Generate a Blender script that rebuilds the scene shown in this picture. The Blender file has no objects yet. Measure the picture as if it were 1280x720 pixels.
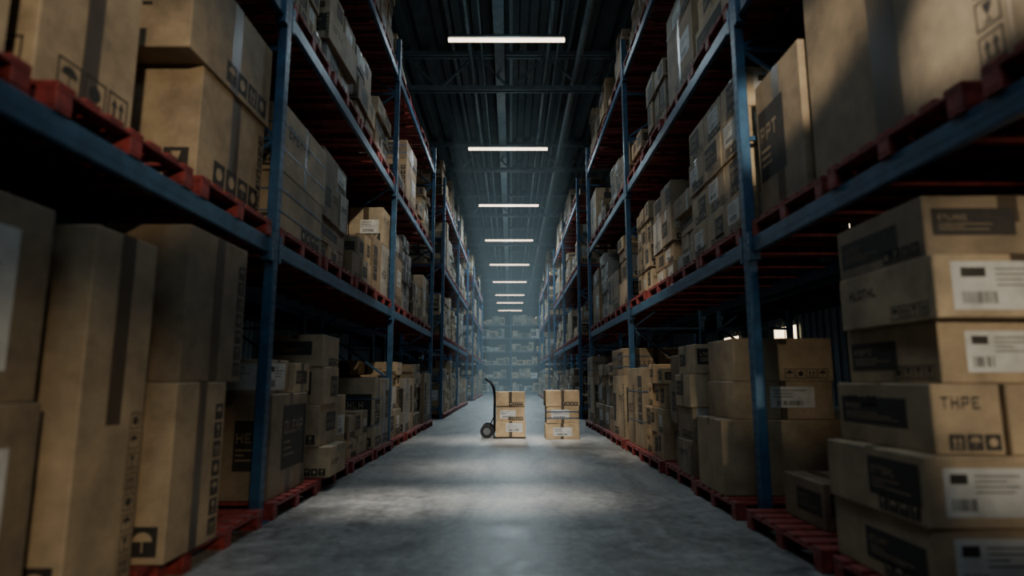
import bpy, math, random
from mathutils import Vector, Matrix
R = random.Random(7)
S = bpy.context.scene
COL = S.collection

# ------------------------------------------------------------ materials
def newmat(name):
    m = bpy.data.materials.new(name); m.use_nodes = True
    nt = m.node_tree
    b = nt.nodes['Principled BSDF']
    return m, nt, b

def simple(name, col, rough=0.6, metal=0.0, nscale=6.0, var=0.25, bump=0.0, bscale=60, coord='Object'):
    m, nt, b = newmat(name)
    tc = nt.nodes.new('ShaderNodeTexCoord')
    n = nt.nodes.new('ShaderNodeTexNoise'); n.inputs['Scale'].default_value = nscale
    n.inputs['Detail'].default_value = 5
    nt.links.new(tc.outputs[coord], n.inputs['Vector'])
    r = nt.nodes.new('ShaderNodeValToRGB')
    r.color_ramp.elements[0].position = 0.3; r.color_ramp.elements[1].position = 0.7
    a = [c*(1-var) for c in col]; c2 = [min(1, c*(1+var)) for c in col]
    r.color_ramp.elements[0].color = (*a, 1); r.color_ramp.elements[1].color = (*c2, 1)
    nt.links.new(n.outputs['Fac'], r.inputs['Fac'])
    nt.links.new(r.outputs['Color'], b.inputs['Base Color'])
    b.inputs['Roughness'].default_value = rough; b.inputs['Metallic'].default_value = metal
    if bump:
        n2 = nt.nodes.new('ShaderNodeTexNoise'); n2.inputs['Scale'].default_value = bscale
        nt.links.new(tc.outputs[coord], n2.inputs['Vector'])
        bp = nt.nodes.new('ShaderNodeBump'); bp.inputs['Strength'].default_value = bump
        bp.inputs['Distance'].default_value = 0.01
        nt.links.new(n2.outputs['Fac'], bp.inputs['Height'])
        nt.links.new(bp.outputs['Normal'], b.inputs['Normal'])
    return m

def cardboard():
    m, nt, b = newmat('cardboard')
    at = nt.nodes.new('ShaderNodeAttribute'); at.attribute_name = 'tint'
    tc = nt.nodes.new('ShaderNodeTexCoord')
    n = nt.nodes.new('ShaderNodeTexNoise'); n.inputs['Scale'].default_value = 3.0; n.inputs['Detail'].default_value = 10
    n.inputs['Roughness'].default_value = 0.65
    nt.links.new(tc.outputs['Object'], n.inputs['Vector'])
    mp = nt.nodes.new('ShaderNodeMapping'); mp.inputs['Scale'].default_value = (12, 12, 160)
    nt.links.new(tc.outputs['Object'], mp.inputs['Vector'])
    n2 = nt.nodes.new('ShaderNodeTexNoise'); n2.inputs['Scale'].default_value = 1.0
    nt.links.new(mp.outputs['Vector'], n2.inputs['Vector'])
    mr = nt.nodes.new('ShaderNodeMapRange'); mr.inputs['From Min'].default_value = 0.3; mr.inputs['From Max'].default_value = 0.7
    mr.inputs['To Min'].default_value = 0.5; mr.inputs['To Max'].default_value = 1.25
    nt.links.new(n.outputs['Fac'], mr.inputs['Value'])
    mr2 = nt.nodes.new('ShaderNodeMapRange'); mr2.inputs['To Min'].default_value = 0.88; mr2.inputs['To Max'].default_value = 1.12
    nt.links.new(n2.outputs['Fac'], mr2.inputs['Value'])
    mu = nt.nodes.new('ShaderNodeMath'); mu.operation = 'MULTIPLY'
    nt.links.new(mr.outputs[0], mu.inputs[0]); nt.links.new(mr2.outputs[0], mu.inputs[1])
    vm = nt.nodes.new('ShaderNodeVectorMath'); vm.operation = 'SCALE'
    nt.links.new(at.outputs['Color'], vm.inputs[0]); nt.links.new(mu.outputs[0], vm.inputs['Scale'])
    nt.links.new(vm.outputs[0], b.inputs['Base Color'])
    b.inputs['Roughness'].default_value = 0.7
    bp = nt.nodes.new('ShaderNodeBump'); bp.inputs['Strength'].default_value = 0.2; bp.inputs['Distance'].default_value = 0.012
    nt.links.new(n.outputs['Fac'], bp.inputs['Height']); nt.links.new(bp.outputs['Normal'], b.inputs['Normal'])
    return m

def emis(name, col, st):
    m, nt, b = newmat(name)
    b.inputs['Base Color'].default_value = (*col, 1)
    b.inputs['Emission Color'].default_value = (*col, 1)
    b.inputs['Emission Strength'].default_value = st
    return m

def floor_mat():
    m, nt, b = newmat('polished_concrete')
    tc = nt.nodes.new('ShaderNodeTexCoord')
    def noise(s, d=8, dist=0.0, sc=(1,1,1)):
        mp = nt.nodes.new('ShaderNodeMapping'); mp.inputs['Scale'].default_value = sc
        nt.links.new(tc.outputs['Object'], mp.inputs['Vector'])
        n = nt.nodes.new('ShaderNodeTexNoise'); n.inputs['Scale'].default_value = s; n.inputs['Detail'].default_value = d
        n.inputs['Distortion'].default_value = dist; n.inputs['Roughness'].default_value = .65
        nt.links.new(mp.outputs['Vector'], n.inputs['Vector']); return n
    n1 = noise(1.1, 12, 0.8, (1.6,.35,1)); n2 = noise(14, 12); n3 = noise(3.0, 12, 1.4)
    r = nt.nodes.new('ShaderNodeValToRGB')
    r.color_ramp.elements[0].position = 0.41; r.color_ramp.elements[0].color = (0.08, 0.081, 0.08, 1)
    r.color_ramp.elements[1].position = 0.60; r.color_ramp.elements[1].color = (0.33, 0.325, 0.31, 1)
    mx = nt.nodes.new('ShaderNodeMath'); mx.operation = 'MULTIPLY_ADD'; mx.inputs[1].default_value = 0.32
    nt.links.new(n2.outputs['Fac'], mx.inputs[0])
    m2 = nt.nodes.new('ShaderNodeMath'); m2.operation = 'MULTIPLY_ADD'; m2.inputs[1].default_value = 0.34
    nt.links.new(n3.outputs['Fac'], m2.inputs[0])
    m3 = nt.nodes.new('ShaderNodeMath'); m3.operation = 'MULTIPLY'; m3.inputs[1].default_value = 0.36
    nt.links.new(n1.outputs['Fac'], m3.inputs[0])
    nt.links.new(m3.outputs[0], m2.inputs[2]); nt.links.new(m2.outputs[0], mx.inputs[2])
    nt.links.new(mx.outputs[0], r.inputs['Fac'])
    nt.links.new(r.outputs['Color'], b.inputs['Base Color'])
    rr = nt.nodes.new('ShaderNodeMapRange'); rr.inputs['From Min'].default_value = 0.35; rr.inputs['From Max'].default_value = 0.65
    rr.inputs['To Min'].default_value = 0.34; rr.inputs['To Max'].default_value = 0.50
    nt.links.new(n3.outputs['Fac'], rr.inputs['Value']); nt.links.new(rr.outputs[0], b.inputs['Roughness'])
    bp = nt.nodes.new('ShaderNodeBump'); bp.inputs['Strength'].default_value = 0.08; bp.inputs['Distance'].default_value = 0.002
    nt.links.new(n2.outputs['Fac'], bp.inputs['Height']); nt.links.new(bp.outputs['Normal'], b.inputs['Normal'])
    return m

M_CARD = cardboard()
M_TAPE = simple('packing_tape', (0.06, 0.045, 0.03), 0.35, var=0.15)
M_INK = simple('printed_ink', (0.02, 0.017, 0.014), 0.7, nscale=30, var=0.4)
M_LAB = simple('paper_label', (0.44, 0.44, 0.42), 0.6, nscale=9, var=0.2)
M_STRAP = simple('blue_strap', (0.05, 0.09, 0.16), 0.4)
M_BLUE = simple('rack_blue_paint', (0.028, 0.083, 0.16), 0.45, 0.15, nscale=8, var=0.3, bump=0.1)
M_SLOT = simple('slot_dark', (0.006, 0.008, 0.012), 0.8)
M_RED = simple('red_painted_wood', (0.19, 0.024, 0.021), 0.6, nscale=14, var=0.45, bump=0.3)
M_STEEL = simple('zinc_steel', (0.3, 0.31, 0.32), 0.4, 0.8)
M_ROOF = simple('roof_steel', (0.034, 0.056, 0.065), 0.75, 0.0, nscale=2, var=0.3)
M_TRUSS = simple('truss_steel', (0.095, 0.14, 0.16), 0.6, 0.1)
M_WALL = simple('wall_panel', (0.045, 0.062, 0.07), 0.7, nscale=1.5, var=0.25)
M_RUB = simple('black_rubber', (0.012, 0.012, 0.013), 0.6)
M_FRAME = simple('black_steel', (0.02, 0.022, 0.025), 0.35, 0.6)
M_FLOOR = floor_mat()
M_TUBE = emis('tube_glow', (1.0, 0.74, 0.54), 5.0)
M_PANE = emis('pane_glow', (1.0, 0.74, 0.42), 5.0)
CM = [M_CARD, M_TAPE, M_INK, M_LAB, M_STRAP, M_STEEL]

# ------------------------------------------------------------ mesh builder
class MB:
    def __init__(s): s.v=[]; s.f=[]; s.m=[]; s.c=[]; s.T=Matrix.Identity(4)
    def add(s, vs, fs, mat=0, col=(1,1,1)):
        o=len(s.v)
        for p in vs: s.v.append(tuple(s.T @ Vector(p)))
        for f in fs: s.f.append([i+o for i in f]); s.m.append(mat); s.c.append(col)
    def box(s, x0,x1,y0,y1,z0,z1, mat=0, col=(1,1,1), bev=0.0):
        if bev<=0:
            vs=[(x,y,z) for z in (z0,z1) for y in (y0,y1) for x in (x0,x1)]
            s.add(vs,[(0,2,3,1),(4,5,7,6),(0,1,5,4),(2,6,7,3),(0,4,6,2),(1,3,7,5)],mat,col); return
        vs=[];idx={}
        b=bev
        X=(x0,x1);Y=(y0,y1);Z=(z0,z1)
        for i in (0,1):
            for j in (0,1):
                for k in (0,1):
                    sx=b if i==0 else -b; sy=b if j==0 else -b; sz=b if k==0 else -b
                    idx[(i,j,k,0)]=len(vs); vs.append((X[i],Y[j]+sy,Z[k]+sz))
                    idx[(i,j,k,1)]=len(vs); vs.append((X[i]+sx,Y[j],Z[k]+sz))
                    idx[(i,j,k,2)]=len(vs); vs.append((X[i]+sx,Y[j]+sy,Z[k]))
        g=lambda i,j,k,a: idx[(i,j,k,a)]
        fs=[]
        fs+= [[g(0,0,0,0),g(0,0,1,0),g(0,1,1,0),g(0,1,0,0)],[g(1,0,0,0),g(1,1,0,0),g(1,1,1,0),g(1,0,1,0)],
              [g(0,0,0,1),g(1,0,0,1),g(1,0,1,1),g(0,0,1,1)],[g(0,1,0,1),g(0,1,1,1),g(1,1,1,1),g(1,1,0,1)],
              [g(0,0,0,2),g(0,1,0,2),g(1,1,0,2),g(1,0,0,2)],[g(0,0,1,2),g(1,0,1,2),g(1,1,1,2),g(0,1,1,2)]]
        for i in (0,1):
            for j in (0,1): fs.append([g(i,j,0,0),g(i,j,0,1),g(i,j,1,1),g(i,j,1,0)])
            for k in (0,1): fs.append([g(i,0,k,0),g(i,0,k,2),g(i,1,k,2),g(i,1,k,0)])
        for j in (0,1):
            for k in (0,1): fs.append([g(0,j,k,1),g(0,j,k,2),g(1,j,k,2),g(1,j,k,1)])
        for i in (0,1):
            for j in (0,1):
                for k in (0,1): fs.append([g(i,j,k,0),g(i,j,k,1),g(i,j,k,2)])
        s.add(vs,fs,mat,col)
    def bar(s, a, b, w, h, mat=0, col=(1,1,1)):
        a=Vector(a); b=Vector(b); d=(b-a).normalized()
        up=Vector((0,0,1)) if abs(d.z)<0.95 else Vector((0,1,0))
        r=d.cross(up).normalized(); u=r.cross(d).normalized()
        vs=[]
        for p in (a,b):
            for q in ((-1,-1),(1,-1),(1,1),(-1,1)):
                vs.append(p+r*q[0]*w/2+u*q[1]*h/2)
        s.add(vs,[(0,3,2,1),(4,5,6,7),(0,1,5,4),(1,2,6,5),(2,3,7,6),(3,0,4,7)],mat,col)
    def cyl(s, a, b, r, n=16, mat=0, col=(1,1,1)):
        a=Vector(a); b=Vector(b); d=(b-a).normalized()
        up=Vector((0,0,1)) if abs(d.z)<0.95 else Vector((0,1,0))
        x=d.cross(up).normalized(); y=x.cross(d).normalized()
        vs=[]
        for p in (a,b):
            for i in range(n):
                t=2*math.pi*i/n; vs.append(p+x*math.cos(t)*r+y*math.sin(t)*r)
        fs=[(i,(i+1)%n,n+(i+1)%n,n+i) for i in range(n)]+[tuple(range(n-1,-1,-1)),tuple(range(n,2*n))]
        s.add(vs,fs,mat,col)
    def mesh(s, name, mats, fix=False):
        me=bpy.data.meshes.new(name); me.from_pydata(s.v,[],s.f)
        for m in mats: me.materials.append(m)
        me.polygons.foreach_set('material_index', s.m)
        at=me.color_attributes.new('tint','FLOAT_COLOR','CORNER')
        data=[]
        for f,c in zip(s.f,s.c): data += [c[0],c[1],c[2],1.0]*len(f)
        at.data.foreach_set('color', data)
        me.update()
        if fix:
            import bmesh
            bm=bmesh.new(); bm.from_mesh(me); bmesh.ops.recalc_face_normals(bm, faces=bm.faces); bm.to_mesh(me); bm.free()
        return me

def obj(name, me, loc=(0,0,0), parent=None, rz=0.0):
    o=bpy.data.objects.new(name, me); COL.objects.link(o); o.location=loc; o.rotation_euler=(0,0,rz)
    if parent: o.parent=parent
    return o
def empty(name, loc=(0,0,0), rz=0.0):
    o=bpy.data.objects.new(name,None); COL.objects.link(o); o.location=loc; o.empty_display_size=0.2; o.rotation_euler=(0,0,rz); return o

# ------------------------------------------------------------ cartons
def fp(face,h,u,v,e):
    hx,hy,hz=h
    if face=='+x': return (hx+e,u,v)
    if face=='-x': return (-hx-e,-u,v)
    if face=='-y': return (u,-hy-e,v)
    if face=='+y': return (-u,hy+e,v)
    if face=='+z': return (u,v,hz+e)
def fpoly(mb,face,h,pts,mat,e=0.0015,col=(1,1,1)):
    mb.add([fp(face,h,u,v,e) for u,v in pts],[tuple(range(len(pts)))],mat,col)
def frect(mb,face,h,u0,u1,v0,v1,mat,e=0.0015,col=(1,1,1)):
    fpoly(mb,face,h,[(u0,v0),(u1,v0),(u1,v1),(u0,v1)],mat,e,col)
def icon(mb,face,h,uc,vc,s,k,solid=True):
    a=s/2; t=s*0.07; mat=2; e=.0015
    if solid:
        frect(mb,face,h,uc-a,uc+a,vc-a,vc+a,2,e); mat=0; e=.003
    else:
        frect(mb,face,h,uc-a,uc+a,vc-a,vc-a+t,mat,e); frect(mb,face,h,uc-a,uc+a,vc+a-t,vc+a,mat,e)
        frect(mb,face,h,uc-a,uc-a+t,vc-a,vc+a,mat,e); frect(mb,face,h,uc+a-t,uc+a,vc-a,vc+a,mat,e)
    q=s*0.34
    P=lambda pts: fpoly(mb,face,h,[(uc+x*q,vc+y*q) for x,y in pts],mat,e)
    if k==0:
        for ox in (-.5,.5):
            P([(ox-.42,.1),(ox+.42,.1),(ox,1)]); P([(ox-.16,-.8),(ox+.16,-.8),(ox+.16,.1),(ox-.16,.1)])
        P([(-1,-1.05),(1,-1.05),(1,-.9),(-1,-.9)])
    elif k==1:
        P([(-.25,-.05),(.25,-.05),(.6,1),(-.6,1)]); P([(-.09,-.8),(.09,-.8),(.09,0),(-.09,0)]); P([(-.5,-1),(.5,-1),(.5,-.8),(-.5,-.8)])
    elif k==2:
        P([(math.cos(t_)*1.0, math.sin(t_)*0.9+.05) for t_ in [math.pi*i/8 for i in range(9)]])
        P([(-.07,-1),(.07,-1),(.07,.1),(-.07,.1)])
    else:
        P([(math.cos(t_)*.8, math.sin(t_)*.8) for t_ in [math.pi*i/6 for i in range(12)]])
GL=[[(0,.2,0,1),(.2,1,0,.2)],[(0,.2,0,1),(.8,1,0,1),(.2,.8,.4,.6)],[(0,1,.8,1),(.4,.6,0,.8)],[(0,.2,0,1),(.2,1,.8,1),(.2,.8,.4,.6),(.2,1,0,.2)],[(0,.2,0,1),(.8,1,0,1),(.2,.8,.8,1),(.2,.8,0,.2)],[(0,.2,0,1),(.2,1,.8,1),(.8,1,.4,.8),(.2,.8,.35,.55)]]
def text(mb,face,h,u0,v0,ht,n,r,mat=2,e=0.0015):
    w=ht*.62
    for i in range(n):
        for g in r.choice(GL):
            frect(mb,face,h,u0+i*w*1.35+g[0]*w,u0+i*w*1.35+g[1]*w,v0+g[2]*ht,v0+g[3]*ht,mat,e)
def barcode(mb,face,h,u0,u1,v0,v1,r,mat=2,e=.003):
    u=u0
    while u<u1:
        w=r.choice((.003,.005,.009)); frect(mb,face,h,u,min(u+w,u1),v0,v1,mat,e); u+=w+r.choice((.004,.006,.01))
def decor(mb,face,h,kind,r,tint):
    W=(h[1] if face in('+x','-x') else h[0]); H=h[2]; m=min(W,H)
    sol=r.random()<.75
    if kind=='row':
        s=min(m*.46,.17); u=W-.12*W-s/2
        for i in range(4):
            if u-s/2<-W+.02: break
            icon(mb,face,h,u,-H+s*.75,s,(i+r.randint(0,3))%4,sol); u-=s*1.12
    elif kind=='col':
        s=min(W*.34,H*.2,.14); v=-H+s*.9
        for i in range(8):
            if v+s/2>H*.75: break
            icon(mb,face,h,W-s*.8,v,s,(i)%4,sol); v+=s*1.2
    elif kind=='panel':
        w=W*r.uniform(.42,.75); hh=H*r.uniform(.4,.7); uc=-W+w+.04 if r.random()<.5 else W-w-.04; vc=r.uniform(-.1,.2)*H
        frect(mb,face,h,uc-w,uc+w,vc-hh,vc+hh,2)
        ht=hh*.42; n=max(2,int((w*1.7)/(ht*.62*1.35)))
        text(mb,face,h,uc-w*.85,vc+hh*.1,ht,min(n,6),r,0,0.003)
        for k in range(3):
            y=vc-hh*(.2+.2*k); frect(mb,face,h,uc-w*.85,uc+w*r.uniform(-.4,.8),y,y+hh*.07,0,.003)
    elif kind=='label':
        w=min(W*.55,.2); hh=min(H*.55,w*.75); uc=r.uniform(-W+w+.03,W-w-.03) if W>w+.06 else 0; vc=r.uniform(-.2,.35)*H
        frect(mb,face,h,uc-w,uc+w,vc-hh,vc+hh,3)
        for k in range(3):
            y=vc+hh*(.6-.3*k); frect(mb,face,h,uc-w*.85,uc+w*r.uniform(-.2,.8),y,y+hh*.06,2,.003)
        barcode(mb,face,h,uc-w*.7,uc+w*.5,vc-hh*.8,vc-hh*.35,r)
    elif kind=='biglabel':
        w=W*r.uniform(.6,.8); hh=H*r.uniform(.6,.8); o=r.uniform(-.12,.12)*W
        frect(mb,face,h,o-w,o+w,-hh,hh,3)
        for k in range(4):
            y=hh*(.65-.22*k); frect(mb,face,h,o-w*.3,o+w*r.uniform(.1,.8),y,y+hh*.05,2,.003)
        barcode(mb,face,h,o-w*.85,o-w*.3,-hh*.75,-hh*.25,r)
        frect(mb,face,h,o-w*.85,o-w*.45,hh*.35,hh*.75,2,.003)
    elif kind=='text':
        ht=min(H*.36,.13); n=max(2,min(6,int(W*1.4/(ht*.84)))); text(mb,face,h,-W*.75,r.uniform(-.3,.3)*H,ht,n,r)
def rt(r):
    k=r.uniform(.42,1.1); w=r.uniform(-.035,.035)
    if r.random()<.10: return (.40*k,.38*k,.35*k)
    return ((.36+w)*k,.268*k,(.166-w*.6)*k)
def carton(mb,x0,x1,y0,y1,z0,z1,r,yaw=0.0,tape=None,dec=None,tint=None,tw=None,td=None,strap=False,bev=.006):
    c=Vector(((x0+x1)/2,(y0+y1)/2,(z0+z1)/2)); h=((x1-x0)/2,(y1-y0)/2,(z1-z0)/2)
    tint=tint or rt(r); old=mb.T
    mb.T=old @ Matrix.Translation(c) @ Matrix.Rotation(yaw,4,'Z')
    mb.box(-h[0],h[0],-h[1],h[1],-h[2],h[2],0,tint,bev)
    if tape is None: tape=r.choice('xy')
    tw=tw or min(.04,min(h[0],h[1])*.2); td=td if td is not None else r.choice([.3,.5,2.0])
    d=min(td,2.0)*h[2]
    if tape=='x':
        frect(mb,'+z',h,-h[0],h[0],-tw,tw,1)
        for f in('+x','-x'): frect(mb,f,h,-tw,tw,h[2]-d,h[2],1,.001)
        frect(mb,'+z',h,-h[0],h[0],-.002,.002,2,.003)
    else:
        frect(mb,'+z',h,-tw,tw,-h[1],h[1],1)
        for f in('+y','-y'): frect(mb,f,h,-tw,tw,h[2]-d,h[2],1,.001)
        frect(mb,'+z',h,-.002,.002,-h[1],h[1],2,.003)
    for f in ('+x','-x','-y','+y'):
        if dec is not None: ks=dec.get(f,[])
        else: ks=r.choice([['row'],['panel'],['label','row'],['text','row'],['col','text'],['row','label'],['panel','row'],['panel'],['panel'],['col','panel']])
        for k in ks:
            a=len(mb.f); decor(mb,f,h,k,r,tint)
            for q in range(a,len(mb.f)):
                if mb.m[q]==0: mb.c[q]=tint
    if strap:
        for zz in (-.35*h[2],.4*h[2]):
            for f in ('+x','-x','-y','+y'):
                W=(h[1] if f in('+x','-x') else h[0]); frect(mb,f,h,-W,W,zz-.008,zz+.008,4,.004)
    mb.T=old

def gen_stack(r,H=None):
    mb=MB(); H=H or r.uniform(.8,1.62); z=.002; kind=r.random(); F=.57
    base=rt(r)
    first=True
    if kind<.22:
        hz=min(H,r.uniform(.8,1.2)); n=r.choice([1,2])
        while z+hz<=1.66:
            for i in range(n):
                for j in range(2):
                    if not first and r.random()<.25: continue
                    x0=-F+j*F; y0=-F+i*2*F/n
                    carton(mb,x0+.008,x0+F-.008,y0+.008,y0+2*F/n-.008,z,z+hz,r,r.uniform(-.01,.01),tape='x',tw=.045,td=r.choice([.5,2,2]),strap=r.random()<.3)
            first=False; z+=hz+.002; hz=r.uniform(.35,.6)
            if r.random()<.4: break
    else:
        same=kind<.45
        nx,ny=r.choice([(2,2),(2,3),(3,3),(2,1),(3,2)]); hz=r.uniform(.24,.46)
        while z+hz<=H:
            if not same: nx,ny=r.choice([(1,2),(2,2),(2,3),(3,3),(2,1),(3,2)]); hz=r.uniform(.18,.5)
            if z+hz>1.68: break
            top=z+hz*2>H
            sh=r.uniform(0,.09)
            for i in range(nx):
                for j in range(ny):
                    if top and r.random()<.3 and nx*ny>1: continue
                    wx=2*(F-sh)/nx; wy=2*(F-sh)/ny; x0=-F+sh+i*wx; y0=-F+sh+j*wy; g=r.uniform(.006,.03)
                    k=r.uniform(.8,1.12)
                    t=tuple(q*k for q in base) if same else None
                    hz2=hz if not top else hz*r.uniform(.6,1)
                    carton(mb,x0+g,x0+wx-g,y0+g,y0+wy-g,z,z+hz2,r,r.uniform(-.03,.03),tint=t)
            z+=hz+.002
    return mb.mesh('cardboard_box_stack',CM)
LIB=[gen_stack(random.Random(100+i)) for i in range(30)]

# ------------------------------------------------------------ pallet
def pallet_mesh(dx=1.25,dy=1.16):
    mb=MB(); x=dx/2; y=dy/2
    for j in (-1,0,1):
        yc=j*(y-.05)
        mb.box(-x,x,yc-.05,yc+.05,0,.02,0,bev=.003)
        for i in (-1,0,1):
            xc=i*(x-.07); mb.box(xc-.07,xc+.07,yc-.05,yc+.05,.021,.098,0,bev=.004)
    for i in (-1,0,1):
        xc=i*(x-.05); mb.box(xc-.05,xc+.05,-y,y,.099,.118,0,bev=.003)
    n=7; w=.115
    for i in range(n):
        yc=-y+w/2+i*(dy-w)/(n-1); mb.box(-x,x,yc-w/2,yc+w/2,.119,.141,0,bev=.003)
    return mb.mesh('red_pallet',[M_RED])
PAL=pallet_mesh()

# ------------------------------------------------------------ rack
LV=[2.2,4.36,6.52]
BH=.13
def post_mesh(top=7.3):
    mb=MB(); w=.05; d=.042
    mb.box(-d,d,-w,w,.012,top,0,bev=.006)
    mb.box(-.08,.08,-.08,.08,0,.012,0)
    z=.15
    while z<top-.1:
        for u in (-.022,.022):
            for s in (-1,1):
                mb.add([(s*(d+.001),s*(u-.006),z),(s*(d+.001),s*(u+.006),z),(s*(d+.001),s*(u+.004),z+.028),(s*(d+.001),s*(u-.004),z+.028)],[(0,1,2,3)],1)
        z+=.09
    return mb.mesh('upright_post',[M_BLUE,M_SLOT])
POST=post_mesh()
def brace_mesh(w=1.2,top=7.3,z0=.3):
    mb=MB(); z=z0; s=1
    while z<top-.6:
        mb.bar((-w/2+.045,0,z),(w/2-.045,0,z),.03,.04)
        nz=min(z+.85,top-.25)
        mb.bar((-s*(w/2-.05),0.0,z+.03),(s*(w/2-.05),0.0,nz-.03),.028,.035)
        s=-s; z=nz
    mb.bar((-w/2+.045,0,z),(w/2-.045,0,z),.03,.04)
    return mb.mesh('frame_bracing',[M_BLUE])
BRACE=brace_mesh(); BRACE_HI=brace_mesh(z0=2.4)
def beam_mesh(L=5.08):
    mb=MB(); mb.box(-.025,.025,-L/2,L/2,0,BH,0,bev=.006)
    mb.box(-.026,.026,-L/2+.1,L/2-.1,BH*.42,BH*.58,0)
    for s in (-1,1):
        mb.box(-.045,.045,s*(L/2-.03)-.03,s*(L/2-.03)+.03,-.06,BH+.05,0,bev=.003)
        for k in (-.03,.03): mb.cyl((-.048,s*(L/2-.03),BH/2+k),(.048,s*(L/2-.03),BH/2+k),.009,8,1)
    return mb.mesh('load_beam',[M_BLUE,M_STEEL])
BEAM=beam_mesh()
def cross_mesh():
    mb=MB(); mb.box(-.575,.575,-.02,.02,0,.05,0); return mb.mesh('pallet_support',[M_RED])
CROSS=cross_mesh()

def rack(xc, ys):
    e=empty('pallet_rack',(xc,ys[0],0))
    for y in ys:
        for s in (-1,1): obj('upright_post',POST,(s*.6,y-ys[0],0),e)
        obj('frame_bracing',BRACE_HI if y<6 else BRACE,(0,y-ys[0],0),e)
    for a,b in zip(ys[:-1],ys[1:]):
        for z in LV:
            for s in (-1,1): obj('load_beam',BEAM,(s*.6,(a+b)/2-ys[0],z),e)
            for i in range(4):
                for q in (-.33,.33):
                    obj('pallet_support',CROSS,(0,a-ys[0]+.055+1.27*(i+.5)+q,z+BH-.052),e)
    return e
def loads(xc, ys, side, skip=lambda lv,y:False, dens=(1,1,1,.9), shift0=.12, seed=0):
    r=random.Random(seed)
    for a,b in zip(ys[:-1],ys[1:]):
        for lv in range(4):
            z=0.0 if lv==0 else LV[lv-1]+BH
            g=empty('palletised_box_stacks',(xc,a,z))
            for i in range(4):
                y=a+.055+1.27*(i+.5)
                sx=(-side*shift0 if lv==0 else 0)+r.uniform(-.02,.02)
                have=r.random()<dens[lv]
                if not have and lv!=0 and r.random()<.3: continue
                if not have and lv==0: continue
                obj('red_pallet',PAL,(sx,y-a,.0005),g)
                if have and not skip(lv,y):
                    obj('cardboard_box_stack',r.choice(LIB),(sx,y-a,.142),g,math.pi*r.randint(0,1)+(math.pi/2 if r.random()<.5 else 0)+r.uniform(-.015,.015))
A=[-.13,5.06,10.25,15.44]; B=[17.9,23.09,28.28]; C=[32.5,37.69,42.88]
XC=2.65
for side in (-1,1):
    for k,ys in enumerate((A,B,C)):
        rack(side*XC,ys); rack(side*(XC+1.5),ys)
        near=(k==0)
        def sk(lv,y,near=near,side=side):
            if not near: return False
            if y<7.0 and lv in (0,1): return True
            return False
        loads(side*XC,ys,side,sk,seed=10+k+side,shift0=.16 if side==1 else .06)
        loads(side*(XC+1.5),ys,side,dens=(.75,.8,.8,.7) if side==-1 else (.3,.45,.6,.6),shift0=0,seed=50+k+side)

# ------------------------------------------------------------ hero loads
def hero(boxes,seed):
    r=random.Random(seed); mb=MB()
    xs=[(b[0]+b[1])/2 for b in boxes]; ysn=[(b[2]+b[3])/2 for b in boxes]
    cx=sum(xs)/len(xs); cy=sum(ysn)/len(ysn); cz=min(b[4] for b in boxes)
    mb.T=Matrix.Translation((-cx,-cy,-cz))
    for b in boxes:
        kw=b[6] if len(b)>6 else {}
        carton(mb,b[0],b[1],b[2],b[3],b[4],b[5],r,**kw)
    obj('cardboard_box_stack',mb.mesh('cardboard_box_stack',CM),(cx,cy,cz))
def F(**k): return k
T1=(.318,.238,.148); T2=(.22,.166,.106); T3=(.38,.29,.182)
P0=.144
# left floor level
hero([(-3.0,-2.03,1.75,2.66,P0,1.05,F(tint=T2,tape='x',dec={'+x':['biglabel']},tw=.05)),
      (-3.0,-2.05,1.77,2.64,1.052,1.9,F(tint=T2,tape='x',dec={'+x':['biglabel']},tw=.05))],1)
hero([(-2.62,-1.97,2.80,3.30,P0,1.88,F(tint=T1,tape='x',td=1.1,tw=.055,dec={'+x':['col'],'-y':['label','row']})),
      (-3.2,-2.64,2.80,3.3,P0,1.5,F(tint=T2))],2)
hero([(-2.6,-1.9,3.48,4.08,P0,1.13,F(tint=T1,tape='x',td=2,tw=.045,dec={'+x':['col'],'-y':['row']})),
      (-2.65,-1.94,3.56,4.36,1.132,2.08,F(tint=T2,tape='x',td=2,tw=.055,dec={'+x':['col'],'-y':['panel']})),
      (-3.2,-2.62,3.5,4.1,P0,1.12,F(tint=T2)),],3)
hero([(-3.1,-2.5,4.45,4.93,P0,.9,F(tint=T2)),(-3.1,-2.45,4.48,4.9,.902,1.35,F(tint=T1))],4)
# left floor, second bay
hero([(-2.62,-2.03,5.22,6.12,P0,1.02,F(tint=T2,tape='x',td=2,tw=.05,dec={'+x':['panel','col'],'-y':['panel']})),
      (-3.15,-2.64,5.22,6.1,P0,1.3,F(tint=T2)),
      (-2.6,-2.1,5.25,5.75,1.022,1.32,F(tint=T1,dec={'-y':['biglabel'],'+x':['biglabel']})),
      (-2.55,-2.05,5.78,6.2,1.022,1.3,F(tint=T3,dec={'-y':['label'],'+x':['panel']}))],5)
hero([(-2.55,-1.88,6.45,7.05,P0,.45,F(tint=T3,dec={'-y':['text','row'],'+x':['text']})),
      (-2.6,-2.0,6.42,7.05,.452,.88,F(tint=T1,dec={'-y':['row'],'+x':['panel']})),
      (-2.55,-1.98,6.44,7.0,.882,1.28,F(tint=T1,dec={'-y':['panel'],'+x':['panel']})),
      (-2.6,-2.0,6.42,7.04,1.282,1.62,F(tint=T1,dec={'-y':['panel'],'+x':['row']}))],6)
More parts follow.
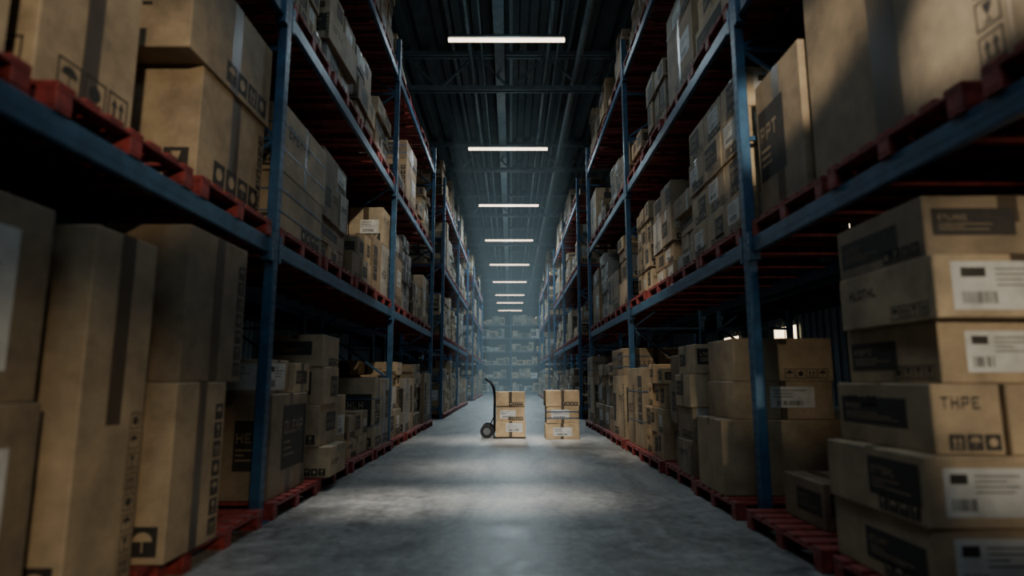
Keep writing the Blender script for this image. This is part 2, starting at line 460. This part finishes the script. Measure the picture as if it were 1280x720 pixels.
# left first level
Z1=LV[0]+BH+.144
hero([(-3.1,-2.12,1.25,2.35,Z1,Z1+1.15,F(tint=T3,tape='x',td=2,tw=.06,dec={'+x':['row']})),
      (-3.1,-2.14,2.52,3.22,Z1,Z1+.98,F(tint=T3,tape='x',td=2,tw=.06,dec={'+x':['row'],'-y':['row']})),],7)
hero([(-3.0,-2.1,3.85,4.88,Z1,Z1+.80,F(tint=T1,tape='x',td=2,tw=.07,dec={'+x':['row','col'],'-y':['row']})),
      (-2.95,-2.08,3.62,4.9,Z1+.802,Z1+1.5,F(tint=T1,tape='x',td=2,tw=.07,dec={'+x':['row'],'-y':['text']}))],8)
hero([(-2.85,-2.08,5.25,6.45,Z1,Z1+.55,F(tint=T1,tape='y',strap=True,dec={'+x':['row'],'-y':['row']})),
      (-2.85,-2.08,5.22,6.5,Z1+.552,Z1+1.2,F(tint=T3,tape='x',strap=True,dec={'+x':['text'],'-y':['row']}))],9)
# right floor level, near tall stack
bx=[]; z=P0
hs=[.33,.32,.33,.31,.31,.31]
off=[(-.10,.02),(-.12,.0),(-.02,.05),(.08,.12),(.03,0),(.05,.06)]
for i,hh in enumerate(hs):
    dx,dy=off[i]; y0=2.86+dy; y1=3.72+dy*.3
    x0=2.02+dx
    if i in (0,1,3):
        bx.append((x0,x0+.62,y0,y1,z,z+hh,F(dec={'-x':['row','panel'],'-y':['biglabel'],'+x':[]},tape='x',td=0,tint=T1,yaw=.012*(i-1))))
        bx.append((x0+.64,x0+1.15,y0+.02,y1,z,z+hh,F(dec={'-y':['biglabel']},tint=T3)))
    elif i==2:
        bx.append((x0,x0+.33,y0,y1,z,z+hh,F(dec={'-x':['panel','text'],'-y':['text','row']},tape='x',td=0,tint=T1)))
        bx.append((x0+.335,x0+1.05,y0-.03,y1,z,z+hh,F(dec={'-y':['biglabel']},tint=T1)))
    else:
        bx.append((x0,x0+.85,y0,y1,z,z+hh,F(dec={'-x':['row','text'] if i==4 else ['panel','row'],'-y':['biglabel'] if i==4 else ['panel']},tape='y',td=.9,tw=.05,tint=T3 if i==4 else T2,yaw=-.015)))
    z+=hh+.002
hero(bx,10)
hero([(2.5,3.1,4.15,4.8,P0,.7,F(tint=T2)),(2.1,2.48,4.2,4.8,P0,.45,F(tint=T2))],12)
hero([(1.86,2.95,5.45,6.15,P0,.79,F(tint=T1,tape='x',td=.2,tw=.05,dec={'-y':[],'-x':[]})),
      (2.0,2.9,5.5,6.2,.792,1.13,F(tint=T1,tape='y',td=2,tw=.03,dec={'-y':['label']})),
      (2.02,2.92,5.5,6.2,1.132,1.52,F(tint=T1,tape='y',td=.3,dec={'-y':['row']}))],13)
hero([(1.9,2.5,6.5,7.05,P0,.5,F(tint=T2)),(1.92,2.5,6.5,7.05,.502,.85,F(tint=T2)),(1.9,2.9,6.48,7.05,.852,1.2,F(tint=T3,tape='x')),(1.95,2.8,6.48,7.05,1.202,1.52,F(tint=T3,tape='x'))],14)
# right first level
hero([(2.12,3.1,2.35,4.02,Z1,Z1+1.6,F(tint=T2,tape='x',td=2,tw=.12,dec={'-x':['col'],'-y':['panel']}))],15)
hero([(2.1,3.0,4.1,4.88,Z1,Z1+1.15,F(tint=T2,tape='x',td=2,tw=.06,dec={'-x':['panel'],'-y':['row']}))],16)
bx=[]
for i in range(4):
    for j in range(3):
        bx.append((2.1+.02*(i%2),2.85,5.2+j*.55,5.2+j*.55+.53,Z1+i*.385,Z1+i*.385+.382,F(tint=T3 if (i+j)%2 else T1,dec={'-x':['panel','row'] if (i+j)%2 else ['row','label'],'-y':['biglabel'] if i!=1 else ['row']})))
hero([b for b in bx],17)

# ------------------------------------------------------------ room shell
def slab(name,x0,x1,y0,y1,z0,z1,mat):
    mb=MB(); mb.box(x0,x1,y0,y1,z0,z1); return obj(name,mb.mesh(name,[mat]))
XW=14; YB=-6; YF=74; HC=10.3
slab('floor',-XW,XW,YB,YF,-.2,0,M_FLOOR)
def corr(name,axis,pos,a0,a1,b0,b1,pitch,depth,mat,sgn):
    mb=MB(); pts=[]; a=a0
    while a<a1:
        for t,dd in ((0,0),(.4,0),(.5,1),(.9,1)):
            pts.append((a+t*pitch,dd*depth*sgn))
        a+=pitch
    pts.append((a,0))
    for (p,d),(q,e) in zip(pts[:-1],pts[1:]):
        if axis=='z': vs=[(p,b0,pos+d),(q,b0,pos+e),(q,b1,pos+e),(p,b1,pos+d)]
        elif axis=='x': vs=[(pos+d,p,b0),(pos+e,q,b0),(pos+e,q,b1),(pos+d,p,b1)]
        else: vs=[(p,pos+d,b0),(q,pos+e,b0),(q,pos+e,b1),(p,pos+d,b1)]
        mb.add(vs,[(0,1,2,3)])
    return obj(name,mb.mesh(name,[mat]))
corr('ceiling','z',HC,-XW,XW,YB,YF,.5,.12,M_ROOF,1)
corr('wall_left','x',-XW,YB,YF,0,HC+.1,.6,.08,M_WALL,-1)
corr('wall_right','x',XW,YB,YF,0,HC+.1,.6,.08,M_WALL,1)
corr('wall_back','y',YF,-XW,XW,0,HC+.1,.6,.08,M_WALL,1)
corr('wall_front','y',YB,-XW,XW,0,HC+.1,.6,.08,M_WALL,-1)
def truss():
    mb=MB(); zb=-1.15; W=XW
    for yy in (-.08,.08):
        mb.bar((-W,yy,zb),(W,yy,zb),.07,.12); mb.bar((-W,yy,-.12),(W,yy,-.12),.07,.12)
    x=-W
    while x<W-.1:
        mb.bar((x,0,zb),(x+1.0,0,-.12),.05,.06); mb.bar((x+1.0,0,-.12),(x+2.0,0,zb),.05,.06)
        mb.bar((x+1.0,0,zb),(x+1.0,0,-.12),.04,.04); x+=2.0
    return mb.mesh('roof_truss',[M_TRUSS])
TR=truss(); y=2.7
while y<YF-2:
    obj('roof_truss',TR,(0,y,HC)); y+=6.55
mb=MB()
for x in (-12,-9,-6,-3.2,-1.6,0,1.6,3.2,6,9,12):
    mb.bar((x,YB,HC-.05),(x,YF,HC-.05),.09,.12)
obj('ceiling_purlins',mb.mesh('ceiling_purlins',[M_TRUSS]))
mb=MB()
for x,z,rr in ((-1.05,9.45,.05),(-.75,9.5,.03),(.95,9.45,.06),(1.2,9.5,.03),(1.75,9.35,.09)):
    mb.cyl((x,YB+.1,z),(x,YF-.1,z),rr,10)
for y in range(0,70,4):
    for x in (-1.05,.95): mb.bar((x,y,9.5),(x,y,HC),.02,.02)
    mb.cyl((.95,y,9.4),(.95,y,9.25),.02,8)
mb.box(-.45,-.15,YB+.1,YF-.1,9.55,9.58); mb.box(-.45,-.43,YB+.1,YF-.1,9.55,9.66); mb.box(-.17,-.15,YB+.1,YF-.1,9.55,9.66)
obj('ceiling_pipes',mb.mesh('ceiling_pipes',[M_TRUSS],True))

# ceiling strip lights
mbh=MB(); mbh.box(-1.32,1.32,-.06,.06,.05,.11,0,bev=.01); mbh.box(-1.32,-1.30,-.06,.06,-.02,.05,0); mbh.box(1.30,1.32,-.06,.06,-.02,.05,0)
for x in (-1,1): mbh.bar((x,0,.11),(x,0,1.55),.012,.012)
HOUS=mbh.mesh('housing',[M_TRUSS])
mbt=MB(); mbt.cyl((-1.30,0,0),(1.30,0,0),.045,12); TUBE=mbt.mesh('tube',[M_TUBE],True)
ly=[-.8,5.9,12.5,18.95,25.5,32.2,39.3,46.5,53.9,59.5,66.3]  # first two fixtures are out of view, added to light the near ceiling
def area(name,loc,rot,sx,sy,pw,col,parent=None,spread=None):
    l=bpy.data.lights.new(name,'AREA'); l.shape='RECTANGLE'; l.size=sx; l.size_y=sy; l.energy=pw; l.color=col
    if spread: l.spread=math.radians(spread)
    o=bpy.data.objects.new(name,l); COL.objects.link(o); o.location=loc; o.rotation_euler=rot
    if parent: o.parent=parent
    return o
PW=[50,60,180,480,1350,1800,2000,1900,500,300,250]
for k,y in enumerate(ly):
    e=empty('ceiling_strip_light',(-.1,y,8.65))
    obj('housing',HOUS,(0,0,0),e); obj('tube',TUBE,(0,0,0),e)
    l=bpy.data.lights.new('lamp','SPOT'); l.energy=PW[k]; l.shadow_soft_size=.12; l.color=(.74,.91,1.0); l.spot_size=math.radians(158); l.spot_blend=.6
    o=bpy.data.objects.new('lamp',l); COL.objects.link(o); o.location=(0,0,-.22); o.parent=e
    l=bpy.data.lights.new('ceiling_fill','POINT'); l.energy=18 if k<4 else 28; l.shadow_soft_size=.3; l.color=(.62,.88,1.0)  # added point lamp that lifts the dark ceiling, not a real fitting
    o=bpy.data.objects.new('ceiling_fill',l); COL.objects.link(o); o.location=(0,0,-.35); o.parent=e

# far cross shelving
mb=MB(); mc=MB(); r=random.Random(9)
FY=46.5
xs=[-7.2+2.4*i for i in range(7)]
for x in xs:
    for yy in (0,.9): mb.box(x-.04,x+.04,FY+yy-.04,FY+yy+.04,0,6.2,0)
for k in range(6):
    z=.12+k*1.02
    mb.box(xs[0],xs[-1],FY-.03,FY+.93,z,z+.06,0)
    x=xs[0]+.08
    while x<xs[-1]-.6:
        w=r.uniform(.3,.7); hh=r.uniform(.3,.8)
        if r.random()<.9 and not any(abs(x+w/2-q)<w/2+.05 for q in xs):
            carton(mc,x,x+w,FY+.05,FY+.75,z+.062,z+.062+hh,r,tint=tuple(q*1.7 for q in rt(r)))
            x+=w+.03
        else: x+=.1
e=empty('storage_shelving',(0,0,0))
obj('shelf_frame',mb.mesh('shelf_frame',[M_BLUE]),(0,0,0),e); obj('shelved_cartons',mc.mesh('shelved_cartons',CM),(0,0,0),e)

# glowing panes on the right wall, the lower ones as windows
def glow_pane(name,x,y,z,w,h):
    e=empty(name,(x,y,z)); m1=MB(); m1.box(-.02,.02,-w/2,w/2,-h/2,h/2); obj('glass',m1.mesh('glass',[M_PANE]),(0,0,0),e)
    m2=MB()
    for a in (-w/2,0,w/2): m2.box(-.05,.05,a-.04,a+.04,-h/2-.04,h/2+.04)
    for a in (-h/2,h/2): m2.box(-.05,.05,-w/2,w/2,a-.04,a+.04)
    obj('frame',m2.mesh('frame',[M_TRUSS]),(0,0,0),e)
n=1
for y in (8,14,20,23.2,26.4,32,38,50):
    glow_pane('glow_pane_%d'%n,XW-.08,y,7.4,1.8,.5); n+=1  # made-up panes standing in for strip lights of the next aisle
for y in (30.5,38):
    glow_pane('glow_pane_%d'%n,XW-.08,y,3.4,2.6,.8); n+=1

# ------------------------------------------------------------ hand truck
def tube(name,pts,rad,mat,parent,cyc=False):
    cu=bpy.data.curves.new(name,'CURVE'); cu.dimensions='3D'; cu.bevel_depth=rad; cu.bevel_resolution=3
    sp=cu.splines.new('BEZIER'); sp.bezier_points.add(len(pts)-1)
    for b,p in zip(sp.bezier_points,pts): b.co=p; b.handle_left_type=b.handle_right_type='AUTO'
    sp.use_cyclic_u=cyc; cu.materials.append(mat)
    return obj(name,cu,(0,0,0),parent)
def truck(loc,rz,boxes,seed):
    e=empty('hand_truck',loc,rz)
    tube('handle_frame',[(0,-.22,.1),(0,-.22,.5),(-.01,-.22,.9),(-.06,-.21,1.05),(-.16,-.14,1.14),(-.18,0,1.15),(-.16,.14,1.14),(-.06,.21,1.05),(-.01,.22,.9),(0,.22,.5),(0,.22,.1)],.02,M_FRAME,e)
    m=MB()
    for z in (.2,.5,.8): m.bar((0,-.22,z),(0,.22,z),.02,.03)
    for y in (-.08,.08): m.bar((0,y,.2),(0,y,.8),.015,.015)
    m.box(-.02,.34,-.24,.24,.012,.024); m.box(-.02,0,-.24,.24,.012,.16)
    for y in (-.22,.22): m.bar((0,y,.42),(-.14,y*.9,.14),.03,.02); m.bar((0,y,.06),(-.14,y*.9,.13),.03,.02)
    m.cyl((-.14,-.27,.135),(-.14,.27,.135),.012,10)
    obj('chassis',m.mesh('chassis',[M_FRAME]),(0,0,0),e)
    m=MB()
    for y in (-.27,.27):
        m.cyl((-.14,y-.035,.135),(-.14,y+.035,.135),.132,24,0); m.cyl((-.14,y-.04,.135),(-.14,y+.04,.135),.07,16,1)
    obj('wheels',m.mesh('wheels',[M_RUB,M_STEEL]),(0,0,0),e)
    m=MB(); r=random.Random(seed)
    for b in boxes: carton(m,*b[:6],r,**b[6])
    obj('cargo_boxes',m.mesh('cargo_boxes',CM),(0,0,0),e)
TL=(.40,.285,.16)
truck((-.33,12.4,.0),0,[(.03,.62,-.3,.3,.026,.33,F(tint=TL,tape='y',td=2,tw=.03,dec={'-y':['label']})),
     (.04,.60,-.29,.29,.332,.62,F(tint=TL,tape='x',dec={'-y':['label','row']})),
     (.03,.61,-.3,.3,.622,.90,F(tint=TL,tape='y',td=2,tw=.03,dec={'-y':['row']}))],1)
# second cart: toe plate to the right, cargo covers the frame, only the grip shows above-left
truck((.79,12.6,.0),math.radians(-62),[(.03,.60,-.30,.30,.026,.33,F(tint=TL,tape='y',td=2,tw=.03,dec={'-y':['label'],'+x':['row']})),
     (.04,.60,-.29,.29,.332,.62,F(tint=TL,tape='x',td=2,tw=.03,dec={'-y':['row'],'+x':['label']},strap=True)),
     (.03,.60,-.30,.30,.622,.94,F(tint=TL,tape='x',td=2,tw=.03,dec={'-y':['row'],'+x':['row']}))],2) if False else None
mb=MB(); r=random.Random(4)
for i,(x0,x1,z0,z1) in enumerate(((-.33,.33,0,.3),(-.31,.32,.302,.62),(-.33,.33,.622,.93))):
    carton(mb,x0,x1,-.28,.28,z0,z1,r,yaw=.03*(i-1),tint=TL,tape='y',td=2,tw=.03,dec={'-y':['label'] if i!=2 else ['row'],'-x':['row'],'+x':['row']},strap=(i==1))
obj('cardboard_box_stack',mb.mesh('cardboard_box_stack',CM),(1.0,12.2,.001))

# ------------------------------------------------------------ world, self-glowing haze in the far aisle
w=bpy.data.worlds.new('World'); S.world=w; w.use_nodes=True
w.node_tree.nodes['Background'].inputs[0].default_value=(.02,.03,.04,1)
hz=MB(); hz.box(-1.6,1.6,15.0,46.2,.02,8.3); hm=bpy.data.materials.new('glow_haze'); hm.use_nodes=True
nt=hm.node_tree; nt.nodes.clear(); o=nt.nodes.new('ShaderNodeOutputMaterial')
ab=nt.nodes.new('ShaderNodeVolumeAbsorption'); ab.inputs['Density'].default_value=.025; ab.inputs['Color'].default_value=(0,0,0,1)
em=nt.nodes.new('ShaderNodeEmission'); em.inputs['Color'].default_value=(.55,.82,.93,1); em.inputs['Strength'].default_value=.025*.23  # added glow stands in for light scattered in the haze
ad=nt.nodes.new('ShaderNodeAddShader'); nt.links.new(ab.outputs[0],ad.inputs[0]); nt.links.new(em.outputs[0],ad.inputs[1]); nt.links.new(ad.outputs[0],o.inputs['Volume'])
obj('aisle_glow_haze',hz.mesh('aisle_glow_haze',[hm]))

# ------------------------------------------------------------ lights
def spot(loc,tgt,pw,ang,blend,col,rad=.1):  # unseen spots, added to throw bright patches onto the box stacks
    l=bpy.data.lights.new('added_spot','SPOT'); l.energy=pw; l.spot_size=math.radians(ang); l.spot_blend=blend; l.color=col; l.shadow_soft_size=rad
    o=bpy.data.objects.new('added_spot',l); COL.objects.link(o); o.location=loc
    o.rotation_mode='QUATERNION'
    o.rotation_quaternion=(Vector(tgt)-Vector(loc)).to_track_quat('-Z','Y')
WARM=(1,.82,.58); SUN=(1,.86,.65)
spot((1.3,-3,4.2),(-2.3,3.4,2.95),1250,17,.9,WARM)
spot((1.3,-2.5,2.6),(-2.0,2.9,.55),680,20,1,WARM)
spot((2.2,-2.2,2.1),(2.6,3.0,1.35),720,24,.9,SUN)
spot((.2,-1.5,3.6),(2.45,5.3,3.35),2600,9,.5,SUN)
spot((-1.4,-1,5.0),(2.12,2.5,2.95),2300,8,.4,(1,.93,.8))
spot((-1.4,0,2.0),(2.45,5.5,1.2),260,13,.9,SUN)
spot((-1.4,5,8.3),(2.1,9.4,1.2),2400,20,.9,SUN)
spot((-1.4,10,8.3),(2.1,10,3.6),700,34,.8,SUN)
spot((1.4,6,8.3),(-2.1,10,3.0),1800,26,.9,SUN)
spot((1.4,9,8.3),(-2.1,12.3,5.5),1000,30,.8,(1,.95,.9))
area('floor_patch_light',(-.35,5.0,10.1),(math.radians(6),0,.12),2.2,.2,15,(1,.94,.84),spread=11)  # unseen area lamps added for bright floor patches; no skylight is built
area('floor_patch_light',(-.45,7.2,10.1),(math.radians(6),0,-.1),1.2,.3,9,(1,.94,.84),spread=14)
area('floor_patch_light',(.1,8.4,10.1),(math.radians(19),0,0),2.4,.3,34,(1,.94,.84),spread=14)
area('fill_lamp',(0,-4,8.3),(math.radians(35),0,0),4,2,90,(.68,.88,1.0))
area('fill_lamp',(0,3.2,8.3),(0,0,0),3,1.2,42,(.68,.88,1.0))
S.view_settings.exposure=0.0

# ------------------------------------------------------------ camera
cd=bpy.data.cameras.new('camera'); cam=bpy.data.objects.new('camera',cd); COL.objects.link(cam)
cd.lens=753/1280*36; cd.sensor_width=36; cam.location=(0,0,1.15)
cam.rotation_euler=(math.radians(98.6),0,math.radians(-.1)); cd.clip_start=.05; cd.clip_end=200
cd.dof.use_dof=True; cd.dof.focus_distance=12; cd.dof.aperture_fstop=.7
S.camera=cam
